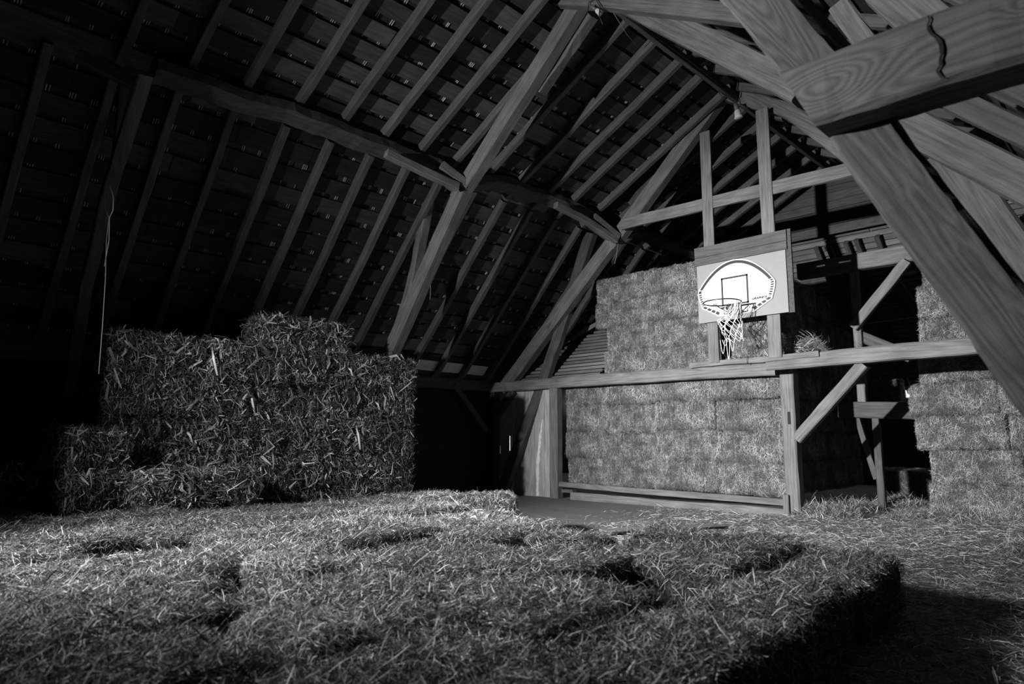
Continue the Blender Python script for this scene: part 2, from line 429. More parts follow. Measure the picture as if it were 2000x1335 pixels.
board_wall('wall_far', 15.35, 'X', -1.3, 12.6, FZ-.04, .84, M['darkwood'], holes=((11.6, 11.78, -.3, .2), (5.9, 6.25, -.84, -.70),(7.05,7.2,-.84,-.72)))
# lean-to bay behind the left wall, seen through the gap left of the pale boards
wa = Boxes(); xs_ = 8.5
for (h0, h1, hz0, hz1) in ((12.42, 12.46, -.35, -.15), (12.78, 12.83, -.28, .10), (12.86, 12.88, -.30, .14), (13.15, 13.22, -.42, -.28)):
    wa.box((xs_, 12.6, FZ-.05), (h0, 12.64, 1.3)); wa.box((h0, 12.6, FZ-.05), (h1, 12.64, hz0)); wa.box((h0, 12.6, hz1), (h1, 12.64, 1.3)); xs_ = h1
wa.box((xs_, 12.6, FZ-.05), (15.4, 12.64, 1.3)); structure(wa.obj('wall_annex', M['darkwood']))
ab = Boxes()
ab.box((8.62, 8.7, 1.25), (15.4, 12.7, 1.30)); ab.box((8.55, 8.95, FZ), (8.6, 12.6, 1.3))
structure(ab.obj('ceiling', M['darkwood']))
# upper gable boards at the far end
gb = Boxes(); z = 3.60
while z < 4.9:
    w = random.uniform(.11, .17)
    yl = KINK_Y+.15 if z < KINK_Z else RIDGE_Y + (RIDGE_Z+.12-z)/K2
    y0 = max(2*RIDGE_Y-yl, .9)
    if yl > y0: gb.box((12.3+random.uniform(0, .015), y0, z+.004), (12.34, yl, z+w-.004))
    z += w
structure(gb.obj('wall_gable', M['timber_far'], turn=True))
# roof enclosure pieces outside the view
eb = Boxes(); eb.box((XB, -1.3, 3.3), (13.4, 9, 3.36)) if False else None
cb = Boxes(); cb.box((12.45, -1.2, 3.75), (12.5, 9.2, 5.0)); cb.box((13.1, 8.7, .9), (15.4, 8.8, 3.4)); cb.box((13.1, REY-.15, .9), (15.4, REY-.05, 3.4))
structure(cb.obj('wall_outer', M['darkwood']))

# ================================================================== ROOF TIMBERS
RX = [-.02, .53, 1.08, 1.63, 2.18, 2.73, 3.28, 3.82, 4.36, 4.91, 5.45, 6.03, 6.60, 7.17, 7.72, 8.35, 8.95, 9.55, 10.15, 10.75, 11.35, 11.95]
first = True
vis = [x for x in RX if x > 1.0]
for i, x in enumerate(vis):
    t = i - 0
    where = 'above the coarse straw stack' if x < 5.3 else ('between the straw stack and the corner post' if x < 8.5 else 'beyond the hoop frame')
    timber('rafter', [(x, EAVE_Y+.03, EAVE_Z-.03), (x+random.uniform(-.02, .02), KINK_Y, KINK_Z-.0)], .078, .105, M['rafter'],
           'steep lower rafter, %s from the left, %s' % (ORD[i], where), 'rafter', 'rafters of the steep lower left slope', upv=(0, 1, 1))
for i, x in enumerate([x for x in RX if x > 1.5]):
    timber('rafter', [(x, KINK_Y-.04, KINK_Z+.03), (x+random.uniform(-.02, .02), RIDGE_Y+.02, RIDGE_Z-.02)], .078, .105, M['rafter'],
           'upper rafter of the left slope above the purlin, %s from the left' % ORD[i], 'rafter', 'rafters of the upper left slope', upv=(0, -.5, 1))
for i, x in enumerate([4.36, 4.91, 5.45, 6.03, 6.60, 7.17, 7.72, 8.35, 8.95, 9.55, 10.15, 10.75, 11.35]):
    timber('rafter', [(x, RY, KINK_Z), (x, RIDGE_Y-.02, RIDGE_Z-.02)], .078, .105, M['rafter'],
           'upper rafter of the right roof slope, %s from the front' % ORD[i], 'rafter', 'rafters of the upper right slope', upv=(0, .5, 1))
for i, x in enumerate([2.2, 2.75, 3.3, 3.85, 4.36, 4.91, 5.6, 6.2, 6.8]):
    timber('rafter', [(x, REY, EAVE_Z), (x, RY, KINK_Z)], .09, .13, M['rafter'],
           'steep rafter near the top right corner, %s from the front' % ORD[i], 'rafter', 'rafters of the lower right slope', upv=(0, -1, 1))
# purlins (crooked hand-hewn timbers)
Yp = 6.33
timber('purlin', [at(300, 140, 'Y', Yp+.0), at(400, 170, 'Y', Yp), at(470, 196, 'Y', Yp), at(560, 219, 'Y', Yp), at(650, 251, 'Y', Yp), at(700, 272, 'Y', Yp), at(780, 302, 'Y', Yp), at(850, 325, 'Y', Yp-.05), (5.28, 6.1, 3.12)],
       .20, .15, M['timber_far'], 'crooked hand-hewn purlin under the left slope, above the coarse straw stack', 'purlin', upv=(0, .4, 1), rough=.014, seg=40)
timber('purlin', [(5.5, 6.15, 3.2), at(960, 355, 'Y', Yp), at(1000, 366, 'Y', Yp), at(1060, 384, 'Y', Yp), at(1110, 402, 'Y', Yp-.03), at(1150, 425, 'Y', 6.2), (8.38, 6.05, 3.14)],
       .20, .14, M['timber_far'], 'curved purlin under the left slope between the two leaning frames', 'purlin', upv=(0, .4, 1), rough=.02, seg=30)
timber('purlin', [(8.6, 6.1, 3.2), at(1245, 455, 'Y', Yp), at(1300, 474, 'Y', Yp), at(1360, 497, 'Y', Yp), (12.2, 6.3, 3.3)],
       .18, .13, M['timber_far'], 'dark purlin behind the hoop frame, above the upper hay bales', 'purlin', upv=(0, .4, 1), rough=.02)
timber('purlin', [(1.2, 1.75, 3.15), (12.2, 1.75, 3.15)], .18, .16, M['timber_far'], 'straight purlin under the right roof slope at the top right', 'purlin', rough=.01)
timber('ridge_purlin', [(1.0, 3.95, 4.62), (12.2, 3.95, 4.62)], .06, .12, M['timber_far'], 'thin ridge board where the rafter tops meet', 'ridge board', rough=.004)
# purlin braces meeting each leaning frame
timber('purlin_brace', [at(755, 300, 'Y', 6.1), at(820, 332, 'Y', 6.05), at(893, 366, 'Y', 5.98)], .09, .09, M['timber'], 'slim curved brace under the purlin, joining the front leaning frame', 'brace', upv=(0, 0, 1), rough=.008)
timber('purlin_brace', [at(862, 322, 'Y', 6.05), at(912, 362, 'Y', 5.96)], .07, .11, M['timber'], 'short thick brace above the slim curved brace at the front leaning frame', 'brace', rough=.006)
timber('purlin_brace', [at(1085, 400, 'Y', 6.1), at(1140, 428, 'Y', 6.05), at(1203, 470, 'Y', 5.95)], .09, .09, M['timber'], 'slim curved brace under the purlin, joining the far leaning frame', 'brace', rough=.008)
timber('purlin_brace', [at(1160, 422, 'Y', 6.05), at(1208, 462, 'Y', 5.93)], .07, .10, M['timber'], 'short thick brace right above the junction of the far leaning frame', 'brace', rough=.006)
timber('purlin_brace', [at(152, 108, 'Y', 6.2), at(262, 165, 'Y', 6.1)], .08, .10, M['timber_far'], 'short dim brace running off to the upper left from the leftmost strut', 'brace', rough=.008)
def P(px, py, X=8.4): return at(px, py, 'X', X)
XU = (1, 0, 0)
# front leaning frame, X about 5.3
timber('roof_strut', [P(752, 715, 5.34), P(905, 370, 5.34)], .2, .16, M['timber'], 'lower half of the front leaning roof strut, rising from behind the straw stack', 'strut', upv=XU)
timber('roof_strut', [P(893, 390, 5.34), P(1150, -20, 5.34)], .19, .16, M['timber'], 'upper half of the front leaning roof strut, reaching the lamp at the top edge', 'strut', upv=XU)
timber('roof_strut', [P(842, 368, 5.52), P(820, 480, 5.52), P(800, 575, 5.52), P(766, 700, 5.52)], .11, .13, M['timber'], 'thin steep post behind the front leaning strut', 'strut', upv=XU, rough=.015)
timber('roof_strut', [P(1058, 180, 5.5), P(1158, 28, 5.5)], .10, .12, M['timber'], 'short splintered strut with rough bark edge beside the top lamp', 'strut', upv=XU, rough=.02)
timber('roof_strut', [P(1215, 0, 5.34), P(1320, 52, 5.34), P(1570, 178, 5.34)], .23, .16, M['timber'], 'broad right-hand strut of the front frame descending to the big near post', 'strut', upv=XU)
timber('collar_beam', [P(1090, -2, 5.2), P(1200, 4, 5.2), P(1480, 34, 5.2)], .16, .14, M['timber'], 'nearly level beam along the top edge left of the big near post', 'beam', upv=XU)
timber('roof_strut', [P(1700, 205, 5.34), P(1850, 283, 5.34), P(2120, 418, 5.34)], .235, .16, M['timber'], 'broad strut running down to the right edge just below the near horizontal beam', 'strut', upv=XU)
timber('roof_strut', [P(1848, 300, 5.7), P(2100, 665, 5.7)], .27, .2, M['timber'], 'broad steep post with a pale left edge near the right edge of the picture', 'strut', upv=XU)
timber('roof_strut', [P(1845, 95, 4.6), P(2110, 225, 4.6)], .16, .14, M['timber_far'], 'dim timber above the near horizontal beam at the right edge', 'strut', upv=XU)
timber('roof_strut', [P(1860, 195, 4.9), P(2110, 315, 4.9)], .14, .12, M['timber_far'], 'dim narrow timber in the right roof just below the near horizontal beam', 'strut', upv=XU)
timber('roof_strut', [P(1640, 15, 4.4), P(1735, 150, 4.4)], .13, .12, M['timber'], 'short post end seen between the big near post and the near horizontal beam', 'strut', upv=XU)
timber('roof_strut', [P(1725, -30, 4.2), P(1830, 60, 4.2)], .24, .12, M['timber'], 'wide plank end at the top edge above the near horizontal beam', 'strut', upv=XU)
# far leaning frame, X about 8.45 (carries the hoop)
timber('roof_strut', [P(985, 760, 8.5), P(1205, 462, 8.5)], .22, .17, M['timber'], 'lower half of the far leaning roof strut, rising from the corner post', 'strut', upv=XU)
timber('roof_strut', [P(1195, 480, 8.5), P(1428, 160, 8.5)], .21, .17, M['timber'], 'upper half of the far leaning roof strut, reaching the hanging glass lamp', 'strut', upv=XU)
timber('leaning_post', [P(1155, 455, 8.62), P(1120, 570, 8.62), P(1062, 745, 8.55), P(980, 965, 8.30)], .19, .13, M['timber_far'], 'dark steep leaning post crossing in front of the pale boards down to the floor', 'post', upv=XU, rough=.01)
timber('roof_strut', [P(1360, 232, 8.75), P(1232, 400, 8.75)], .1, .1, M['timber_far'], 'thin strut just right of the upper far leaning strut', 'strut', upv=XU)
timber('roof_strut', [P(1410, 182, 8.5), P(1540, 215, 8.5), P(1660, 305, 8.5)], .19, .15, M['timber'], 'strut bending down to the right from the hanging glass lamp', 'strut', upv=XU, rough=.012)
timber('roof_strut', [P(1425, 150, 8.8), P(1640, 222, 8.8)], .19, .12, M['timber_far'], 'dark plank above the strut right of the hanging glass lamp', 'strut', upv=XU)
timber('cross_rail', [P(1214, 438, 8.32), P(1650, 333, 8.32), P(1730, 313, 8.32)], .17, .05, M['timber'], 'pale horizontal rail crossing both upright boards above the hoop', 'rail', upv=XU)
for (xx, t) in ((1374, 'left'), (1488, 'right')):
    y = {'left': 4.37, 'right': 3.545}[t]
    tb = P(1378, 265).z if t == 'left' else P(1486, 222).z
    timber('upright_board', [(8.30, y, 1.01), (8.30, y, tb)], .155 if t == 'left' else .165, .045, M['timber'],
           '%s of the two tall upright boards carrying the basketball backboard' % t, 'board', 'upright boards carrying the backboard', upv=XU, rough=.004)
# tie beams, posts and braces of the far frame
timber('tie_beam', [(8.45, 8.78, .91), (8.45, 7.0, .91), (8.45, 4.6, .90), (8.45, 3.6, .88)], .17, .17, M['timber'], 'long tie beam over the hay wall from the corner post to under the hoop', 'beam', upv=(0,0,1))
timber('tie_beam', [(8.42, 3.7, .955), (8.42, 1.1, .97)], .18, .18, M['timber'], 'pale tie beam to the right of the hoop, running behind the big near post', 'beam')
timber('plank', [P(1347, 713, 8.33), P(1600, 691, 8.33)], .17, .07, M['timber'], 'straw-covered plank lying on the tie beam under the hoop', 'plank', rough=.012)
for o in [bpy.data.objects['plank']]: o.location.x += .06
timber('post', [(8.47, 3.47, FZ), (8.47, 3.47, .80)], .17, .17, M['timber'], 'pale square post right of the hay wall under the hoop', 'post', upv=XU)
timber('post', [(8.47, 7.30, FZ), (8.47, 7.30, .83)], .17, .15, M['timber'], 'pale square post between the vertical boards and the hay wall', 'post', upv=XU)
timber('post', [(8.47, 8.75, FZ), (8.47, 8.75, 1.0)], .16, .18, M['darkwood'], 'dark corner post where the left wall meets the hoop frame', 'post', upv=XU)
pm = Boxes(); pm.box((8.378, 3.44, .19), (8.384, 3.475, .34)); pq = [o for o in bpy.data.objects if o.get('label', '').startswith('pale square post right')][0]
mm = link('mortise', mesh_np('mortise', [pq.matrix_world.inverted() @ Vector(v) for v in pm.V], np.concatenate(pm.F), M['darkwood']), pq)
timber('foot_block', [(8.36, 3.54, FZ), (8.36, 3.54, -.66)], .07, .04, M['timber'], 'short upright block nailed at the left foot of the pale square post', 'block', upv=XU)
timber('knee_brace', [(8.45, 3.40, .0), (8.45, 2.58, .87)], .13, .12, M['timber'], 'diagonal knee brace from the pale post up to the right tie beam', 'brace', upv=XU)
timber('knee_brace', [(8.45, 8.65, .42), (8.45, 8.22, .84)], .13, .10, M['timber_far'], 'short dark brace between the corner post and the tie beam', 'brace', upv=XU)
timber('wall_plate', [(1.0, 8.78, .93), (8.4, 8.78, .93)], .14, .18, M['timber_far'], 'long dark wall plate under the rafter feet of the left slope', 'beam')
timber('knee_brace', [P(875, 752, 0) if False else at(885, 752, 'Y', 8.75), at(948, 842, 'Y', 8.75)], .1, .11, M['timber_far'], 'dark diagonal brace below the wall plate left of the corner post', 'brace', upv=(0, 1, 0))
timber('daylight_tone_board', [(6.5, 8.74, 1.205), (8.25, 8.74, 1.205)], .20, .02, M['bright_wood'], 'eave board with painted-in daylight, behind the rafter feet above the wall plate', 'board', rough=.003, upv=(0, .735, .678))  # bright tone stands in for daylight leaking in at the eave
# vertical pale boards beside the post, jagged strip of a paler tone
pb = Boxes()
pl = empty('board_partition', (8.43, 7.8, FZ)); tag(pl, 'pale vertical board partition left of the hay wall, with a jagged paler strip', 'partition')
ys = [8.26, 8.02, 7.78, 7.56, 7.39]
for a_, b_ in zip(ys, ys[1:]):
    p = timber('board', [(8.50, (a_+b_)/2, FZ), (8.50, (a_+b_)/2, .82)], a_-b_-.006, .03, M['pale'], upv=XU, rough=.003, parent=pl)
# thin jagged strip, much paler than the boards behind it
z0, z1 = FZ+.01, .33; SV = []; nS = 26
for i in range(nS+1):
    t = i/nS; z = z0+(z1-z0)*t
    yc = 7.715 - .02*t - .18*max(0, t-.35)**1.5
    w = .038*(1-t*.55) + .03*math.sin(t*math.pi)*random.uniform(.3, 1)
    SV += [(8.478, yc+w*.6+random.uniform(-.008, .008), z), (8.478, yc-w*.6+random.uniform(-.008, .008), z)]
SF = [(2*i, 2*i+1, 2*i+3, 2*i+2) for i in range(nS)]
me = mesh_np('jagged_strip', [Vector(v)-pl.location for v in SV], SF, M['bright_wood']); ts = link('jagged_strip', me, pl); ts['label'] = 'pale jagged strip'
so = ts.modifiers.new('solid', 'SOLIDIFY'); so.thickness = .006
# sill rails under the hay wall
timber('sill_rail', [(8.44, 7.2, -.70), (8.44, 3.58, -.755)], .06, .08, M['timber'], 'upper sill rail under the hay wall below the tie beam', 'rail', upv=XU if False else (0,0,1))
timber('sill_rail', [(8.42, 6.95, -.865), (8.42, 3.58, -.89)], .06, .12, M['timber'], 'lower sill board lying on the floor under the hay wall', 'rail')
timber('trestle_block', [(8.5, 7.18, -.80), (8.5, 6.95, -.80)], .1, .05, M['timber_far'], 'small support block at the left end of the sill rails', 'block')
# lath screen left of the upper hay bales
ls = empty('lath_screen', (8.6, 8.6, 1.02)); tag(ls, 'sloping screen of closely laid round laths left of the upper hay bales', 'laths')
lb = Boxes(); zz = 0
for i in range(19):
    t = i*.092; xx = 8.62 + t*.72; z = 1.03 + t*.70; yv = 8.72 - t*1.22
    if yv < 6.75: break
    y0 = yv; 
    lb.add((xx, (y0+6.5)/2, z), (0,1,0), (.7,0,.7), (-.7,0,.7), y0-6.5, .036+.008*random.random(), .026)
lo2 = lb.obj('laths', M['lath'], ls, tuple(ls.location), turn=True); lo2.location = (0,0,0)
timber('valley_pole', [(8.55, 8.75, 1.05), (9.75, 6.85, 2.25)], .07, .07, M['timber'], 'slanting round pole along the top edge of the lath screen', 'pole', rough=.008)
# frames seen beyond, X about 11.5
timber('collar_beam', [P(1560, 532, 10.0), P(1790, 492, 10.0)], .15, .23, M['timber'], 'far collar beam right of the backboard, half in shade', 'beam', upv=(0,0,1))
timber('far_brace', [P(1772, 510, 9.9), P(1666, 640, 9.9)], .13, .10, M['timber'], 'bright diagonal brace under the far collar beam', 'brace', upv=XU)
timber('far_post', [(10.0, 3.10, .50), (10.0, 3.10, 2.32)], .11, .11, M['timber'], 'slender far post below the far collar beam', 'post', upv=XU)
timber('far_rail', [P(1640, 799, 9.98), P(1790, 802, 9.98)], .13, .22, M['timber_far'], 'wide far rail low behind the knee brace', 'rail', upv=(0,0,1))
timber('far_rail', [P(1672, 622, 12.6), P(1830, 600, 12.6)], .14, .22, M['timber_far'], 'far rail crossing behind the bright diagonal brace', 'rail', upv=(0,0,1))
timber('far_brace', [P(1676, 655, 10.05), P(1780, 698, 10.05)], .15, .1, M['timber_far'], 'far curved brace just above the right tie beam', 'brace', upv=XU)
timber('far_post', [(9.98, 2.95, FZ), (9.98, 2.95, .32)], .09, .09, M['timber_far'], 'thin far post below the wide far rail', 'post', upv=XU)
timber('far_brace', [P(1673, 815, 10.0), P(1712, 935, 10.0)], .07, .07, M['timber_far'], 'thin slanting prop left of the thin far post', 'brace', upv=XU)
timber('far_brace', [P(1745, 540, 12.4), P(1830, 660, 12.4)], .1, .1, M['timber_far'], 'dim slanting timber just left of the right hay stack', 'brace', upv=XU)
def hip_y(px, py):      # where a photo ray meets the underside of the far hip
    r = at(px, py, 'X', 1.0); t = (.95+15.2-.10)/(r.z+1.0); return r.y*t
for i, (px, py) in enumerate(((1690, 575), (1750, 568), (1718, 745), (1771, 745), (1640, 600))):
    y = hip_y(px, py)
    timber('hip_rafter', [(15.1, y, .93), (12.55, y, 3.48)], .08, .09, M['timber_far'], 'dim far hip rafter %s' % ('left of the bright diagonal brace', 'behind the bright diagonal brace', 'seen below the right tie beam, left one', 'seen below the right tie beam, right one', 'farthest left behind the dim hay bales')[i], 'rafter', upv=(1, 0, 1))
timber('far_post', [(12.5, 2.6, FZ), (12.5, 2.6, 3.3)], .11, .11, M['timber_far'], 'dim far post behind the left edge of the right hay stack', 'post', upv=XU)
# near frame, X about 2.1: horizontal beam end and the big leaning post
nb_ = timber('tie_beam', [(2.19, .80, 1.085), (2.19, .2, 1.09), (2.19, -.75, 1.10)], .17, .225, M['near_beam'], 'massive near horizontal beam with a knotty cracked end at the top right', 'beam', upv=(0,0,1), rough=.005, seg=26)
timber('leaning_post', [at(1350, -140, 'X', 2.30), at(1500, 20, 'X', 2.30), at(1645, 200, 'X', 2.30), at(2085, 800, 'X', 2.30)], .18, .15, M['near'], 'massive near leaning post crossing the right third of the picture', 'post', upv=(-1, 0, 0), rough=.004, seg=60)
for v in nb_.data.vertices:      # the sawn end slants
    if v.co.x < .25: v.co.x += (.25-v.co.x)/.25*(-v.co.z*.45 + .01)
cr = []; 
for i in range(15):
    t = i/14; y = .40 + .009*math.sin(t*9) - .02*t + random.uniform(-.006, .006); w = .002 + .005*math.sin(t*math.pi)*random.uniform(.4, 1)
    cr += [Vector((2.099, y+w, 1.19-.20*t)), Vector((2.099, y-w, 1.19-.20*t))]
ck = link('crack', mesh_np('crack', [nb_.matrix_world.inverted() @ v for v in cr], [(2*i, 2*i+1, 2*i+3, 2*i+2) for i in range(14)], M['darkwood']), nb_); ck['label'] = 'dark ragged crack'
# leftmost frame, X about 1.7
timber('roof_strut', [at(285, 145, 'X', 1.68), at(215, 365, 'X', 1.68), at(168, 560, 'X', 1.72), at(120, 860, 'X', 1.78)], .10, .11, M['timber_far'], 'leftmost leaning strut with twine hanging from it', 'strut', upv=XU, rough=.008)
timber('roof_strut', [at(245, 150, 'X', 1.75), at(222, 350, 'X', 1.78)], .07, .08, M['timber_far'], 'thin dark strut just left of the leftmost leaning strut', 'strut', upv=XU)

# ================================================================== BASKETBALL HOOP
HY = 3.99
hoop = empty('basketball_hoop', (8.22, HY, 1.55)); tag(hoop, 'basketball backboard with rim and torn net on grey plywood', 'basketball hoop')
def hp(name, box, mat, label=None):
    b = Boxes(); b.box(*box); o = b.obj(name, mat, hoop, tuple(hoop.location)); o.location = (0,0,0)
    if label: o['label'] = label
    return o
hp('plywood_panel', ((8.225, 3.322, 1.545), (8.243, 4.535, 2.33)), M['plywood'])
for (za, zb) in ((2.335, 2.44), (2.445, 2.585)):
    p = timber('plank', [(8.235, 4.56, (za+zb)/2), (8.235, 3.30, (za+zb)/2+.0)], zb-za, .03, M['timber_far'], upv=XU, rough=.003, parent=hoop)
hp('side_batten', ((8.245, 3.255, 1.54), (8.275, 3.33, 2.59)), M['timber_far'])
def fan(sc, x):
    pts = []
    hw, zt, zs, zc, zb, hb_ = .53, 2.325, 1.96, 1.76, 1.60, .27
    zc0 = 1.95
    for i in range(33):
        t = math.pi*(i/32); y = hw*math.cos(t); z = zs + (zt-zs)*math.sin(t)**1.85
        pts.append((y, z))
    for k in range(7):
        t = k/6; pts.append((-hw + .05*(t**2), zs + (zc-.0-zs)*t if t < .85 else zs+(zc-zs)*.85-(t-.85)*.35))
    pts += [(-hb_-.02, zb+.03), (-hb_+.03, zb), (hb_-.03, zb), (hb_+.02, zb+.03)]
    for k in range(6, -1, -1):
        t = k/6; pts.append((hw - .05*(t**2), zs + (zc-zs)*t if t < .85 else zs+(zc-zs)*.85-(t-.85)*.35))
    cz = 1.93
    out = []
    for (y, z) in pts:
        d = Vector((y, z-cz)); l = d.length; d = d*((l-sc)/l); out.append((x, HY+d.x, cz+d.y))
    # remove duplicates
    res = [out[0]]
    for p in out[1:]:
        if (Vector(p)-Vector(res[-1])).length > .004: res.append(p)
    return res
def prism(name, pts, x0, x1, mat, parent=hoop):
    n = len(pts); V = [Vector((x0, p[1], p[2]))-parent.location for p in pts] + [Vector((x1, p[1], p[2]))-parent.location for p in pts]
    F = [tuple(range(n)), tuple(range(2*n-1, n-1, -1))] + [(i, (i+1) % n, n+(i+1) % n, n+i) for i in range(n)]
    return link(name, mesh_np(name, V, F, mat), parent)
fb_ = prism('backboard', fan(0, 0), 8.200, 8.222, M['white'])
fb_['label'] = 'white fan-shaped backboard'
# border band: solid over the top, broken into dashes at the sides and bottom
out = fan(.018, 0); inn = fan(.056, 0); n = min(len(out), len(inn)); BV = []; BF = []
def ringpts(sc, m=260):
    p = fan(sc, 0); p = p + [p[0]]; L = [0]
    for a_, b_ in zip(p, p[1:]): L.append(L[-1] + (Vector(a_)-Vector(b_)).length)
    r = []
    j = 0
    for i in range(m):
        t = L[-1]*i/m
        while L[j+1] < t: j += 1
        f = (t-L[j])/(L[j+1]-L[j]); r.append(Vector(p[j]).lerp(Vector(p[j+1]), f))
    return r
MP = 520; po = ringpts(.014, MP); pi_ = ringpts(.054, MP); runs = []; cur = []
for i in list(range(MP//2, MP)) + list(range(MP//2)):
    zc = po[i].z; ok = zc >= 1.615 and (zc > 2.0 or ((i % 6) < 4 if zc > 1.765 else (i % 13) < 10))
    if ok: cur.append(i)
    elif cur: runs.append(cur); cur = []
if cur: runs.append(cur)
for ru in runs:
    BV = []; BF = []
    for k, i in enumerate(ru + [(ru[-1]+1) % MP]):
        BV += [Vector((8.1975, po[i].y, po[i].z))-hoop.location, Vector((8.1975, pi_[i].y, pi_[i].z))-hoop.location]
        if k: BF.append((2*k-2, 2*k, 2*k+1, 2*k-1))
    nm = 'border_stripe' if len(ru) > 60 else 'border_dash'
    link(nm, mesh_np(nm, BV, BF, M['ink']), fb_)
sb = Boxes(); ys0, ys1, zs0, zs1, t = 3.808, 4.178, 1.725, 2.103, .024
for bx in (((8.196, ys0, zs0), (8.1995, ys1, zs0+t)), ((8.196, ys0, zs1-t), (8.1995, ys1, zs1)), ((8.196, ys0, zs0), (8.1995, ys0+t, zs1)), ((8.196, ys1-t, zs0), (8.1995, ys1, zs1))): sb.box(*bx)
o = sb.obj('target_square', M['ink'], fb_, tuple(hoop.location)); o.location = (0,0,0)
def text(name, s, size, loc, mat, shear=.35, bold=.004, sx=1.25):
    c = bpy.data.curves.new(name, 'FONT'); c.body = s; c.size = size; c.shear = shear; c.offset = bold; c.extrude = .0006; c.align_x = 'LEFT'
    tmp = bpy.data.objects.new(name+'_tmp', c); C.objects.link(tmp)
    dg = bpy.context.evaluated_depsgraph_get(); me = bpy.data.meshes.new_from_object(tmp.evaluated_get(dg))
    bpy.data.objects.remove(tmp); me.name = name
    me.materials.clear(); me.materials.append(mat)
    R = Matrix(((0, 0, -1), (-1, 0, 0), (0, 1, 0)))   # text x -> -Y, text y -> Z, normal -> -X
    me.transform(Matrix.Diagonal((sx, 1, 1, 1))); me.transform(R.to_4x4())
    o = bpy.data.objects.new(name, me); C.objects.link(o); o.parent = fb_; o.location = Vector(loc) - hoop.location
    return o
text('lettering', 'GRAPHITE', .037, (8.197, 3.772, 1.757), M['ink'], bold=.0022, sx=1.16)
text('lettering', 'BOARD', .020, (8.197, 3.775, 1.733), M['greyink'], bold=.0005, sx=1.1)
text('lettering', 'ING', .035, (8.197, 4.31, 1.755), M['ink'], bold=.001, sx=1.1)
# rim, bracket and net
RC = Vector((7.83, HY-.005, 1.70)); RR = .228
rim = tube('rim', [RC + Vector((math.cos(a_)*RR, math.sin(a_)*RR, 0)) for a_ in [2*math.pi*i/40 for i in range(40)]], .009, M['metal'], hoop, 8, closed=True)
for sg in (-1, 1):
    tube('rim_arm', [RC + Vector((.17, sg*.15, -.01)), Vector((8.19, HY+sg*.09, 1.63))], .007, M['metal'], hoop)
bk = Boxes(); bk.box((8.06, HY-.055, 1.62), (8.19, HY+.055, 1.705)); bk.box((8.185, HY-.085, 1.60), (8.196, HY+.085, 1.72))
o = bk.obj('bracket', M['metal'], hoop, tuple(hoop.location)); o.location = (0,0,0)
tube('bracket_frame', [Vector((8.185, HY+.17, 1.70)), Vector((8.185, HY-.17, 1.71)), Vector((8.185, HY-.155, 1.62)), Vector((8.12, HY-.02, 1.60)), Vector((8.185, HY+.155, 1.62))], .006, M['metal'], hoop, closed=True)
# net: cords still hooked on the right half of the rim, tangled tube below, loose loops
NV = []; NF = []
def addcord(path, r=.0032, n=5):
    base = len(NV); m = len(path)
    for i, p in enumerate(path):
        a_ = path[max(0, i-1)]; b_ = path[min(m-1, i+1)]; d = (b_-a_).normalized(); u = Vector((0,0,1)) if abs(d.z) < .9 else Vector((1,0,0)); u = (u-d*u.dot(d)).normalized(); s = d.cross(u)
        for k in range(n):
            t = 2*math.pi*k/n; NV.append(p + (s*math.cos(t)+u*math.sin(t))*r - hoop.location)
    for i in range(m-1):
        for k in range(n): NF.append((base+i*n+k, base+i*n+(k+1)%n, base+(i+1)*n+(k+1)%n, base+(i+1)*n+k))
def ncurve(a_, b_, c_, n=7): return [a_*(1-t)**2 + b_*2*t*(1-t) + c_*t*t for t in [i/(n-1) for i in range(n)]]
NC = Vector((7.89, HY-.05, 1.49))
def netpt(k, row, nk=9):
    a_ = 2*math.pi*(k + .5*(row % 2))/nk; r = (.15, .13, .115, .11, .10)[row]
    return NC + Vector((math.cos(a_)*r, math.sin(a_)*r - .02*row, -.07*row)) + Vector((random.uniform(-.012, .012), random.uniform(-.012, .012), random.uniform(-.012, .012)))
rows = [[netpt(k, r) for k in range(9)] for r in range(5)]
for k in range(9):
    ang = math.radians(-118 + k*17)
    hook = RC + Vector((math.cos(ang)*RR, math.sin(ang)*RR, -.01))
    tgt = rows[0][(k+5) % 9]
    addcord(ncurve(hook, (hook+tgt)/2 + Vector((0, 0, -.05)), tgt))
    addcord(ncurve(hook, (hook+rows[0][(k+6) % 9])/2 + Vector((0, 0, -.06)), rows[0][(k+6) % 9]))
for r in range(4):
    for k in range(9):
        p = rows[r][k]
        for q in (rows[r+1][k], rows[r+1][(k-1) % 9 if r % 2 == 0 else (k+1) % 9]):
            addcord(ncurve(p, (p+q)/2 + Vector((random.uniform(-.02, .02), random.uniform(-.02, .02), -.012)), q, 5))
for (ya, yb, d) in ((.10, .055, .22), (.02, -.01, .30), (-.03, -.07, .20), (.07, .02, .12)):
    a_ = NC + Vector((-.05, ya, -.26)); b_ = NC + Vector((-.02, yb, -.26)); m_ = (a_+b_)/2 + Vector((0, 0, -2*d+.1))
    addcord(ncurve(a_, m_, b_, 12))
for (y0_, z0_) in ((-.20, -.02), (-.21, .0), (-.19, -.01)):
    a_ = RC + Vector((-.02, y0_, 0)); addcord(ncurve(a_, a_+Vector((0, .06, -.22)), NC+Vector((-.05, .08, -.12)), 10))
net = link('net', mesh_np('net', NV, NF, M['cord'], smooth=True), hoop); net['label'] = 'torn white rope net'

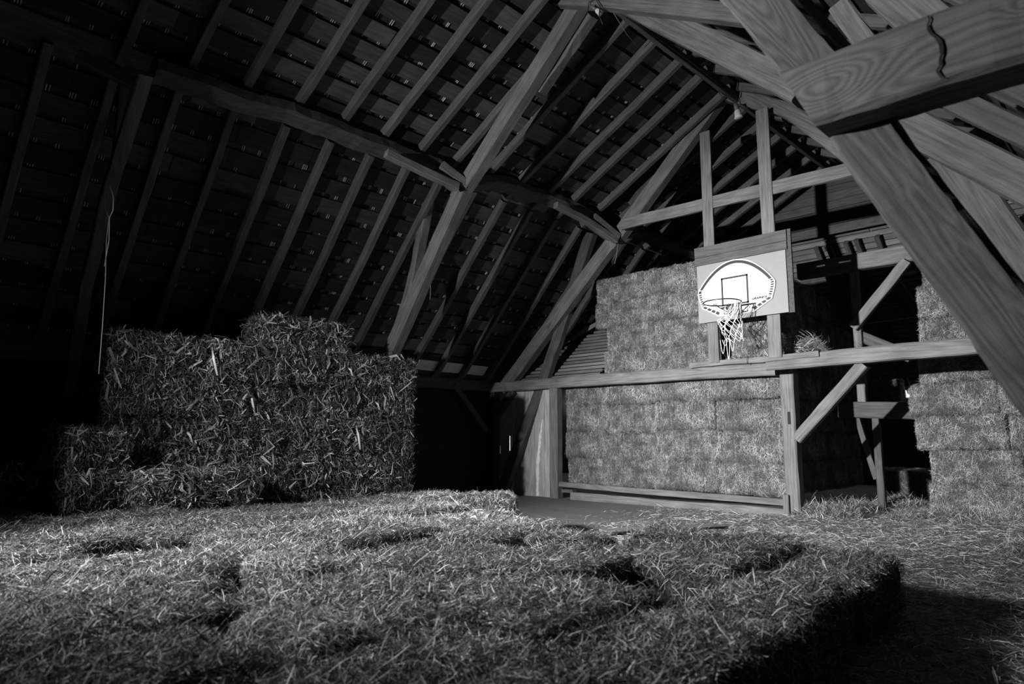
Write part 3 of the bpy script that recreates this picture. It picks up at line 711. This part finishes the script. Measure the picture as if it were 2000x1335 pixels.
# ================================================================== LAMPS, CABLES, TWINE
def bulb_lamp(loc, label, r, axis=(0,0,-1)):
    e = empty('hanging_lamp', loc); tag(e, label, 'lamp')
    lathe('socket', [(.0, -.02), (r*.55, -.02), (r*.6, r*1.6), (0, r*1.6)], loc, M['socket'], e, axis=axis)
    a_ = Vector(axis).normalized()
    lathe('glass_shade', [(r*.6, 0), (r*.85, r*.4), (r*.95, r*1.7), (r*1.15, r*2.1), (r*1.05, r*2.25), (0, r*2.3)], Vector(loc)+a_*r*1.6, M['glass'], e, axis=axis)
    return e
l1 = at(1437, 205, 'X', 8.2); bulb_lamp(tuple(l1), 'glass jar lamp hanging from the far roof frame right of centre', .05, (.05, -.15, -1))
l2 = at(1158, 14, 'X', 5.1); bulb_lamp(tuple(l2), 'small glass lamp hanging at the top of the front roof frame', .03, (.3, -.5, -.6))
l3 = at(333, 196, 'X', 2.3); bulb_lamp(tuple(l3), 'small pale lamp in the dark at the upper left', .025, (.4, -.3, -.7))
tube('cable', [at(1395, 170, 'X', 8.0), at(1412, 190, 'X', 8.0), at(1425, 202, 'X', 8.15), l1 + Vector((0, 0, .01))], .006, M['wire'], label='black lamp cable beside the hanging glass jar lamp', cat='cable')
tube('cable', [(5.4, 3.9, 4.56), (6.3, 3.92, 4.6), (7.4, 3.9, 4.6), (8.2, 3.9, 4.55)], .008, M['wire'], label='thin black cable running along the ridge between the two lamps', cat='cable')
tube('cable', [at(1148, 25, 'X', 5.1), at(1150, 5, 'X', 5.1), at(1162, -4, 'X', 5.1), at(1172, 12, 'X', 5.1), at(1170, 30, 'X', 5.1), at(1177, 47, 'X', 5.1)], .006, M['wire'], label='curled wire end at the small lamp by the top edge', cat='cable')
tube('cable', [at(1195, 20, 'X', 5.6), at(1225, 68, 'X', 6.0), at(1245, 92, 'X', 6.4)], .004, M['rope'], label='thin slack wire left of the upper rafters near the top', cat='cable')
def twine(pts, label):
    tube('twine', [at(x, y, 'X', X) for (x, y, X) in pts], .004, M['rope'], label=label, cat='twine', n=5)
twine([(212, 352, 1.62), (204, 378, 1.62), (207, 410, 1.62), (213, 425, 1.62), (208, 470, 1.62), (206, 545, 1.62), (200, 640, 1.62), (193, 730, 1.6)], 'long frayed twine hanging from the leftmost strut down past the straw stack')
twine([(212, 352, 1.6), (222, 385, 1.6), (221, 410, 1.6), (214, 425, 1.6), (213, 470, 1.6), (204, 520, 1.6)], 'shorter looped twine hanging beside the long twine at far left')
twine([(840, 545, 5.4), (841, 565, 5.4), (840, 585, 5.4)], 'short rope end hanging from the thin steep post behind the front strut')
twine([(1208, 470, 8.40), (1204, 500, 8.38), (1200, 515, 8.37)], 'frayed twine end at the far frame junction left of the hoop')

# ================================================================== BALES
BS = (.90, .46, .36)
coarse = [bale_mesh('coarse_bale_%s' % k, (.90, .50, .385), 6500, 'coarse', 20+i) for i, k in enumerate('abcd')]
tight = [bale_mesh('hay_bale_%s' % k, (.46, .93, .42), 20000, 'tight', 40+i) for i, k in enumerate('abcd')]
floorb = [bale_mesh('floor_bale_%s' % k, (.92, .47, .36), 9000, 'floor', 60+i) for i, k in enumerate('abcd')]
# left stack: coarse straw, five layers
gL = 'coarse straw bales of the left stack'
lay = ['top', 'second', 'third', 'fourth', 'bottom']
for r in range(5):
    zc = .99 - .19 - .38*r
    xs = [1.86, 2.72, 3.58, 4.44, 5.30] if r % 2 == 0 else [1.86, 2.33, 3.19, 4.05, 4.85, 5.30]
    for i in range(len(xs)-1):
        w = xs[i+1]-xs[i]; dx = random.uniform(-.02, .03)
        lab = 'coarse leafy straw bale in the %s layer of the left stack, %s from left' % (lay[r], ORD[i])
        if w > .6:
            place_bale(coarse[(r*3+i) % 4], ((xs[i]+xs[i+1])/2, 7.17+dx+random.uniform(-.05, .05), zc+random.uniform(-.01, .01)), (w-.015, .5, .375), lab, gL, random.uniform(-.02, .02), .02, name='straw_bale', cat='straw bale', base=(.90, .50, .385))
        else:
            place_bale(coarse[(r*3+i+1) % 4], ((xs[i]+xs[i+1])/2, 7.36+dx, zc), (.88, w-.02, .375), lab.replace('coarse leafy', 'end-on'), gL, math.pi/2+random.uniform(-.02, .02), .015, name='straw_bale', cat='straw bale', base=(.90, .50, .385))
place_bale(coarse[2], (3.92, 7.35, 1.185), (1.08, .5, .36), 'single coarse straw bale lying on top of the left stack', 'coarse straw bales of the left stack', .03, .03, name='straw_bale', cat='straw bale', base=(.90, .50, .385))
bC = dict(name='straw_bale', cat='straw bale', base=(.90, .50, .385))
gF = 'coarse straw bales at the foot of the left stack'
place_bale(coarse[1], (2.50, 6.48, -.43), (1.02, .42, .30), 'low straw bale lying in front of the left stack at its foot', gF, .04, .02, **bC)
place_bale(coarse[3], (1.73, 6.76, -.43), (.50, .44, .30), 'short straw bale at the left corner foot of the left stack', gF, .15, .03, **bC)
place_bale(coarse[0], (1.72, 6.88, -.10), (.50, .48, .33), 'slumped straw bale leaning against the left side of the left stack', gF, .25, .12, **bC)
place_bale(coarse[2], (1.15, 7.35, -.41), (.86, .46, .34), 'dim straw bale at the far left edge, just left of the stack foot', gF, .1, .02, **bC)
place_bale(coarse[1], (.62, 8.05, -.41), (.9, .46, .36), 'darkest straw bale at the left edge of the picture', gF, .0, .02, **bC)

# hay wall behind the hoop frame
gH = 'fine hay bales of the hay wall under the tie beam'; gU = 'fine hay bales stacked above the tie beam'
TB = (.46, .93, .42)
cols = [7.19, 6.38, 5.48, 4.56, 3.62]; lay4 = ['top', 'second', 'third', 'bottom']
for r in range(4):
    zc0 = .95 - .205 - .413*r
    for i in range(4):
        zc = zc0 + (0, -.03, .012, -.02)[i]*(1 if 0 < r < 3 else .2)
        w = cols[i]-cols[i+1]; lab = 'fine hay bale in the wall under the tie beam, %s layer, %s from left' % (lay4[r], ORD[i])
        place_bale(tight[(r*5+i*3) % 4], (8.84+random.uniform(-.035, .03), (cols[i]+cols[i+1])/2+random.uniform(-.02, .02)*(r > 0), zc), (.46, w-.002+random.uniform(-.01,.03), .415), lab, gH, random.uniform(-.03, .03), .02, name='hay_bale', base=TB)
colu = [[6.42, 5.5, 4.6, 3.62], [6.36, 5.5, 4.5, 3.5], [6.57, 5.6, 4.7, 3.6], [6.55, 5.65, 4.75, 3.7]]
for r in range(4):
    zc = .97+.195+.39*r
    for i in range(3):
        cs = colu[r]; w = cs[i]-cs[i+1]
        place_bale(tight[(r*2+i*3+1) % 4], (8.85+random.uniform(-.01, .03), (cs[i]+cs[i+1])/2, zc), (.46, w-.002, .392), 'fine hay bale above the tie beam, %s layer up, %s from the left' % (ORD[r], ORD[i]), gU, random.uniform(-.015, .015), .012, base=TB)
gS = 'dim hay bales behind the pale post'
for c in range(3):
    for r in range(7):
        if c == 2 and r > 5: continue
        zc = -.70+.2+.41*r
        if r == 4: pass
        place_bale(tight[(r+c*2) % 4], (9.56+.93*c, 3.92+random.uniform(-.05, .05)+.05*c, zc), (.5, .91, .40), 'dim hay bale behind the pale post, %s row back, %s layer up' % (ORD[c], ORD[r]), gS, math.pi/2+random.uniform(-.04, .04), .02, base=TB)
# right hay stack
gR = 'hay bales of the right stack'
for r in range(8):
    zc = FZ + .205 + .40*r; off = [0.0, -.03, .08, .14, .0, -.02, -.05, -.12][r]
    for c in range(3):
        place_bale(tight[(r*3+c) % 4], (9.73+random.uniform(-.03, .03)+.03*(r % 2), 1.82 - .93*c + off, zc), (.48, .92, .395), 'right-stack hay bale, %s layer up, %s' % (ORD[r], ('at its ragged left corner', 'second from its left corner', 'third from its left corner')[c]), gR, random.uniform(-.03, .03), .025, base=TB)
place_bale(tight[1], (12.4, 3.25, -.68), (.7, .8, .42), 'dim mound-like bale on the floor far behind the pale post', 'far dim bales', .4, .1, base=TB)
place_bale(tight[2], (12.3, 3.55, .78), (.5, .7, .36), 'dim bale resting on the wide far rail', 'far dim bales', .1, .05, base=TB)
timber('far_rail', [(12.3, 2.5, .5), (12.3, 4.4, .5)], .3, .14, M['timber_far'], 'dark shelf rail carrying the dim far bale', 'rail')
place_bale(floorb[0], (4.36, 4.86, -.70), (.9, .44, .38), 'single loose bale ending at the bare floor, left of the hay wall', 'loose bales at the edge of the floor layer', -.60, .03, base=(.92, .47, .36))
# floor layer in the foreground, rows running into the picture, turned by five degrees
AL = math.radians(5.5); ca, sa = math.cos(AL), math.sin(AL)
def uv2w(u, v): return (u*ca - v*sa, u*sa + v*ca)
def umax(v):
    if v < 2.0: return 4.25
    if v < 2.6: return 3.75
    if v < 3.2: return 4.0
    if v < 3.7: return 4.25
    if v < 4.5: return 4.55
    return 5.5
gaps = {0: [(3.28, 3.36)], 1: [(2.5, 3.25)], 2: [(1.15, 1.2), (3.3, 3.75)], 3: [(3.05, 3.36)], 4: [(1.55, 2.0)], 7: [(1.5, 2.25)], 6: [(3.3, 3.5)], 9: [(.9, 1.1)]}
TOPS = []   # (row, u0, u1, ztop)
FB = (.92, .47, .36); nb = 0
for row in range(14):
    v0 = .745 + .478*row; vc = v0 + .235; ue = umax(vc); u = ue; ustart = -.35 + .12*vc; k = 0; gp = sorted(gaps.get(row, []), reverse=True)
    if row >= 11: ue = u = (1.72 if row > 12 else 5.3)
    while u > ustart:
        ln = random.uniform(.82, .96)
        for (g0, g1) in gp:
            if u - ln < g1 and u > g1+.05: ln = u - g1
            if abs(u-g1) < .02 or (g0 < u <= g1): u = g0; ln = min(ln, random.uniform(.82, .95))
        if ln < .2: ln = .3
        x, y = uv2w(u-ln/2, vc); dz = random.uniform(-.075, .0)
        if x > 1.7 and y > 6.15 and x < 3.2: dz -= .08
        if y > 6.45 and x > 1.9: u -= .3; continue
        near = ORD[row]
        lab = 'trampled floor-layer bale, %s row from the front edge, %s from the far end' % (near, ORD[k])
        o = place_bale(floorb[nb % 4], (x, y+random.uniform(-.02, .02), FZ+.18+dz/2), (ln-.015, .47, .36+dz), lab, 'trampled bales covering the floor', AL+random.uniform(-.05, .05), .045, base=FB)
        TOPS.append((row, u-ln, u, FZ+.36+dz)); u -= ln + random.uniform(.0, .03); k += 1; nb += 1
# loose straw over the floor layer
def scatter(name, P_, ln, wd, tilt, mat, label, cat, bend=.18):
    n = len(P_); th = rng.random(n)*2*np.pi
    D = np.stack([np.cos(th), np.sin(th), np.abs(rng.normal(0, tilt, n))], axis=1); N = np.tile(np.array([0., 0, 1]), (n, 1))
    P_ = P_.copy(); P_[:, 2] += D[:, 2]*ln*.45
    V, F = stalks(P_, D, N, ln, wd, bend)
    o = link(name, mesh_np(name, V, F, mat, smooth=True)); return tag(o, label, cat, None, 'stuff')
pts = []
for (row, u0, u1, zt) in TOPS:
    v0 = .745 + .478*row; vc = v0+.235; d = 17000 if vc < 2.6 else (11000 if vc < 4 else 6500)
    m = int((u1-u0)*.478*d*random.uniform(.6, 1.1)); uu = u0 + rng.random(m)*(u1-u0); vv = v0 + rng.random(m)*.478
    ed = np.minimum(np.minimum(vv-v0, v0+.478-vv), np.minimum(uu-u0, u1-uu))
    lump = np.array([mnoise.noise(Vector((a_*2.3, b_*2.3, 0)))*.022 for a_, b_ in zip(uu, vv)])
    br = np.array([min(1, max(0, .45+2.2*mnoise.noise(Vector((a_*1.9, b_*1.3, 5))))) for a_, b_ in zip(uu, vv)])
    zz = zt - np.clip(.08-ed, 0, .08)**2*17*br + lump + (1-br)*.012 + rng.random(m)*.022 - .002
    pts.append(np.stack([uu*ca-vv*sa, uu*sa+vv*ca, zz], axis=1))
pts = np.concatenate(pts); n = len(pts)
print('loose stalks', n, 'floor bales', nb)
ln = rng.gamma(2.6, .0095, n)+.010; wd = .0011+rng.gamma(2, .0006, n); big = rng.random(n) < .004; ln[big] += .07; wd[big] += .0015
scatter('loose_straw', pts, ln, wd, .42, M['litter'], 'loose trampled straw strewn over the bales of the floor layer', 'loose straw')
# straw litter on the bare floor to the right
n = 260000; x = 1.0 + rng.random(n)*10.5; y = -.8 + rng.random(n)*6.2
dens = np.array([.55 + .8*mnoise.noise(Vector((a_*1.1, b_*1.1, 3))) + .45*mnoise.noise(Vector((a_*4, b_*4, 1))) for a_, b_ in zip(x, y)])
dens += np.clip((3.9-y)/3.0, -.6, .5) + np.where(x > 8.2, .3, 0) - np.clip((5.0-x)*.0, 0, 1)
keepm = rng.random(n) < np.clip(dens, .02, 1.0); keepm &= ~((y > 3.4) & (x > 8.3)); x = x[keepm]; y = y[keepm]; n = len(x)
z = FZ + .004 + rng.random(n)*.03
ln = rng.gamma(2.6, .018, n)+.018; wd = .0016+rng.random(n)*.0026
scatter('loose_straw', np.stack([x, y, z], axis=1), ln, wd, .18, M['litter2'], 'straw litter strewn thinly on the plank floor at the right', 'loose straw')
def heap(name, c, rx, ry, h, n, label, mat='litter2', lnk=.03):
    th = rng.random(n)*2*np.pi; r = np.sqrt(rng.random(n)); lx = r*np.cos(th); ly = r*np.sin(th)
    zz = h*np.clip(1-r**2, 0, 1)*(.55+.45*rng.random(n)) ; P_ = np.stack([c[0]+lx*rx, c[1]+ly*ry, c[2]+zz], axis=1)
    P_[:, 2] += np.array([mnoise.noise(Vector((a_*6, b_*6, 0)))*h*.4 for a_, b_ in zip(P_[:, 0], P_[:, 1])])*np.clip(1-r, 0, 1)
    return scatter(name, P_, rng.gamma(3., lnk*.6, n)+lnk, .0022+rng.random(n)*.003, .5, M[mat], label, 'straw heap')
heap('straw_heap', (8.55, 3.15, FZ), .35, .45, .16, 5000, 'straw heaped around the foot of the pale square post')
heap('straw_heap', (9.3, 3.1, FZ), .6, .35, .15, 5000, 'rough straw heap behind the pale post at the dark opening')
heap('straw_heap', (10.6, 2.95, FZ), .7, .4, .14, 4000, 'low dim straw heap left of the right hay stack')
heap('straw_heap', (9.3, 2.2, FZ), .6, .5, .07, 4000, 'thin straw drift at the left foot of the right hay stack')
heap('straw_heap', (7.2, .75, FZ), .8, .5, .13, 6000, 'straw pile on the floor in front of the right hay stack at the right edge')
heap('straw_heap', (8.41, 3.95, 1.02), .12, .35, .03, 900, 'straw lying on the tie beam between the two upright boards')
heap('straw_heap', (8.66, 3.26, 1.03), .12, .22, .26, 1100, 'tangle of straw on the tie beam right of the upright boards', lnk=.04)
# plank lying at the edge of the floor layer, with splintered end
timber('plank', [at(1180, 1038, 'Z', -.70), at(1408, 1026, 'Z', -.72)], .022, .16, M['timber'], 'weathered plank with a broken end lying at the far edge of the straw layer', 'plank', upv=(1, 0, 0), rough=.01)
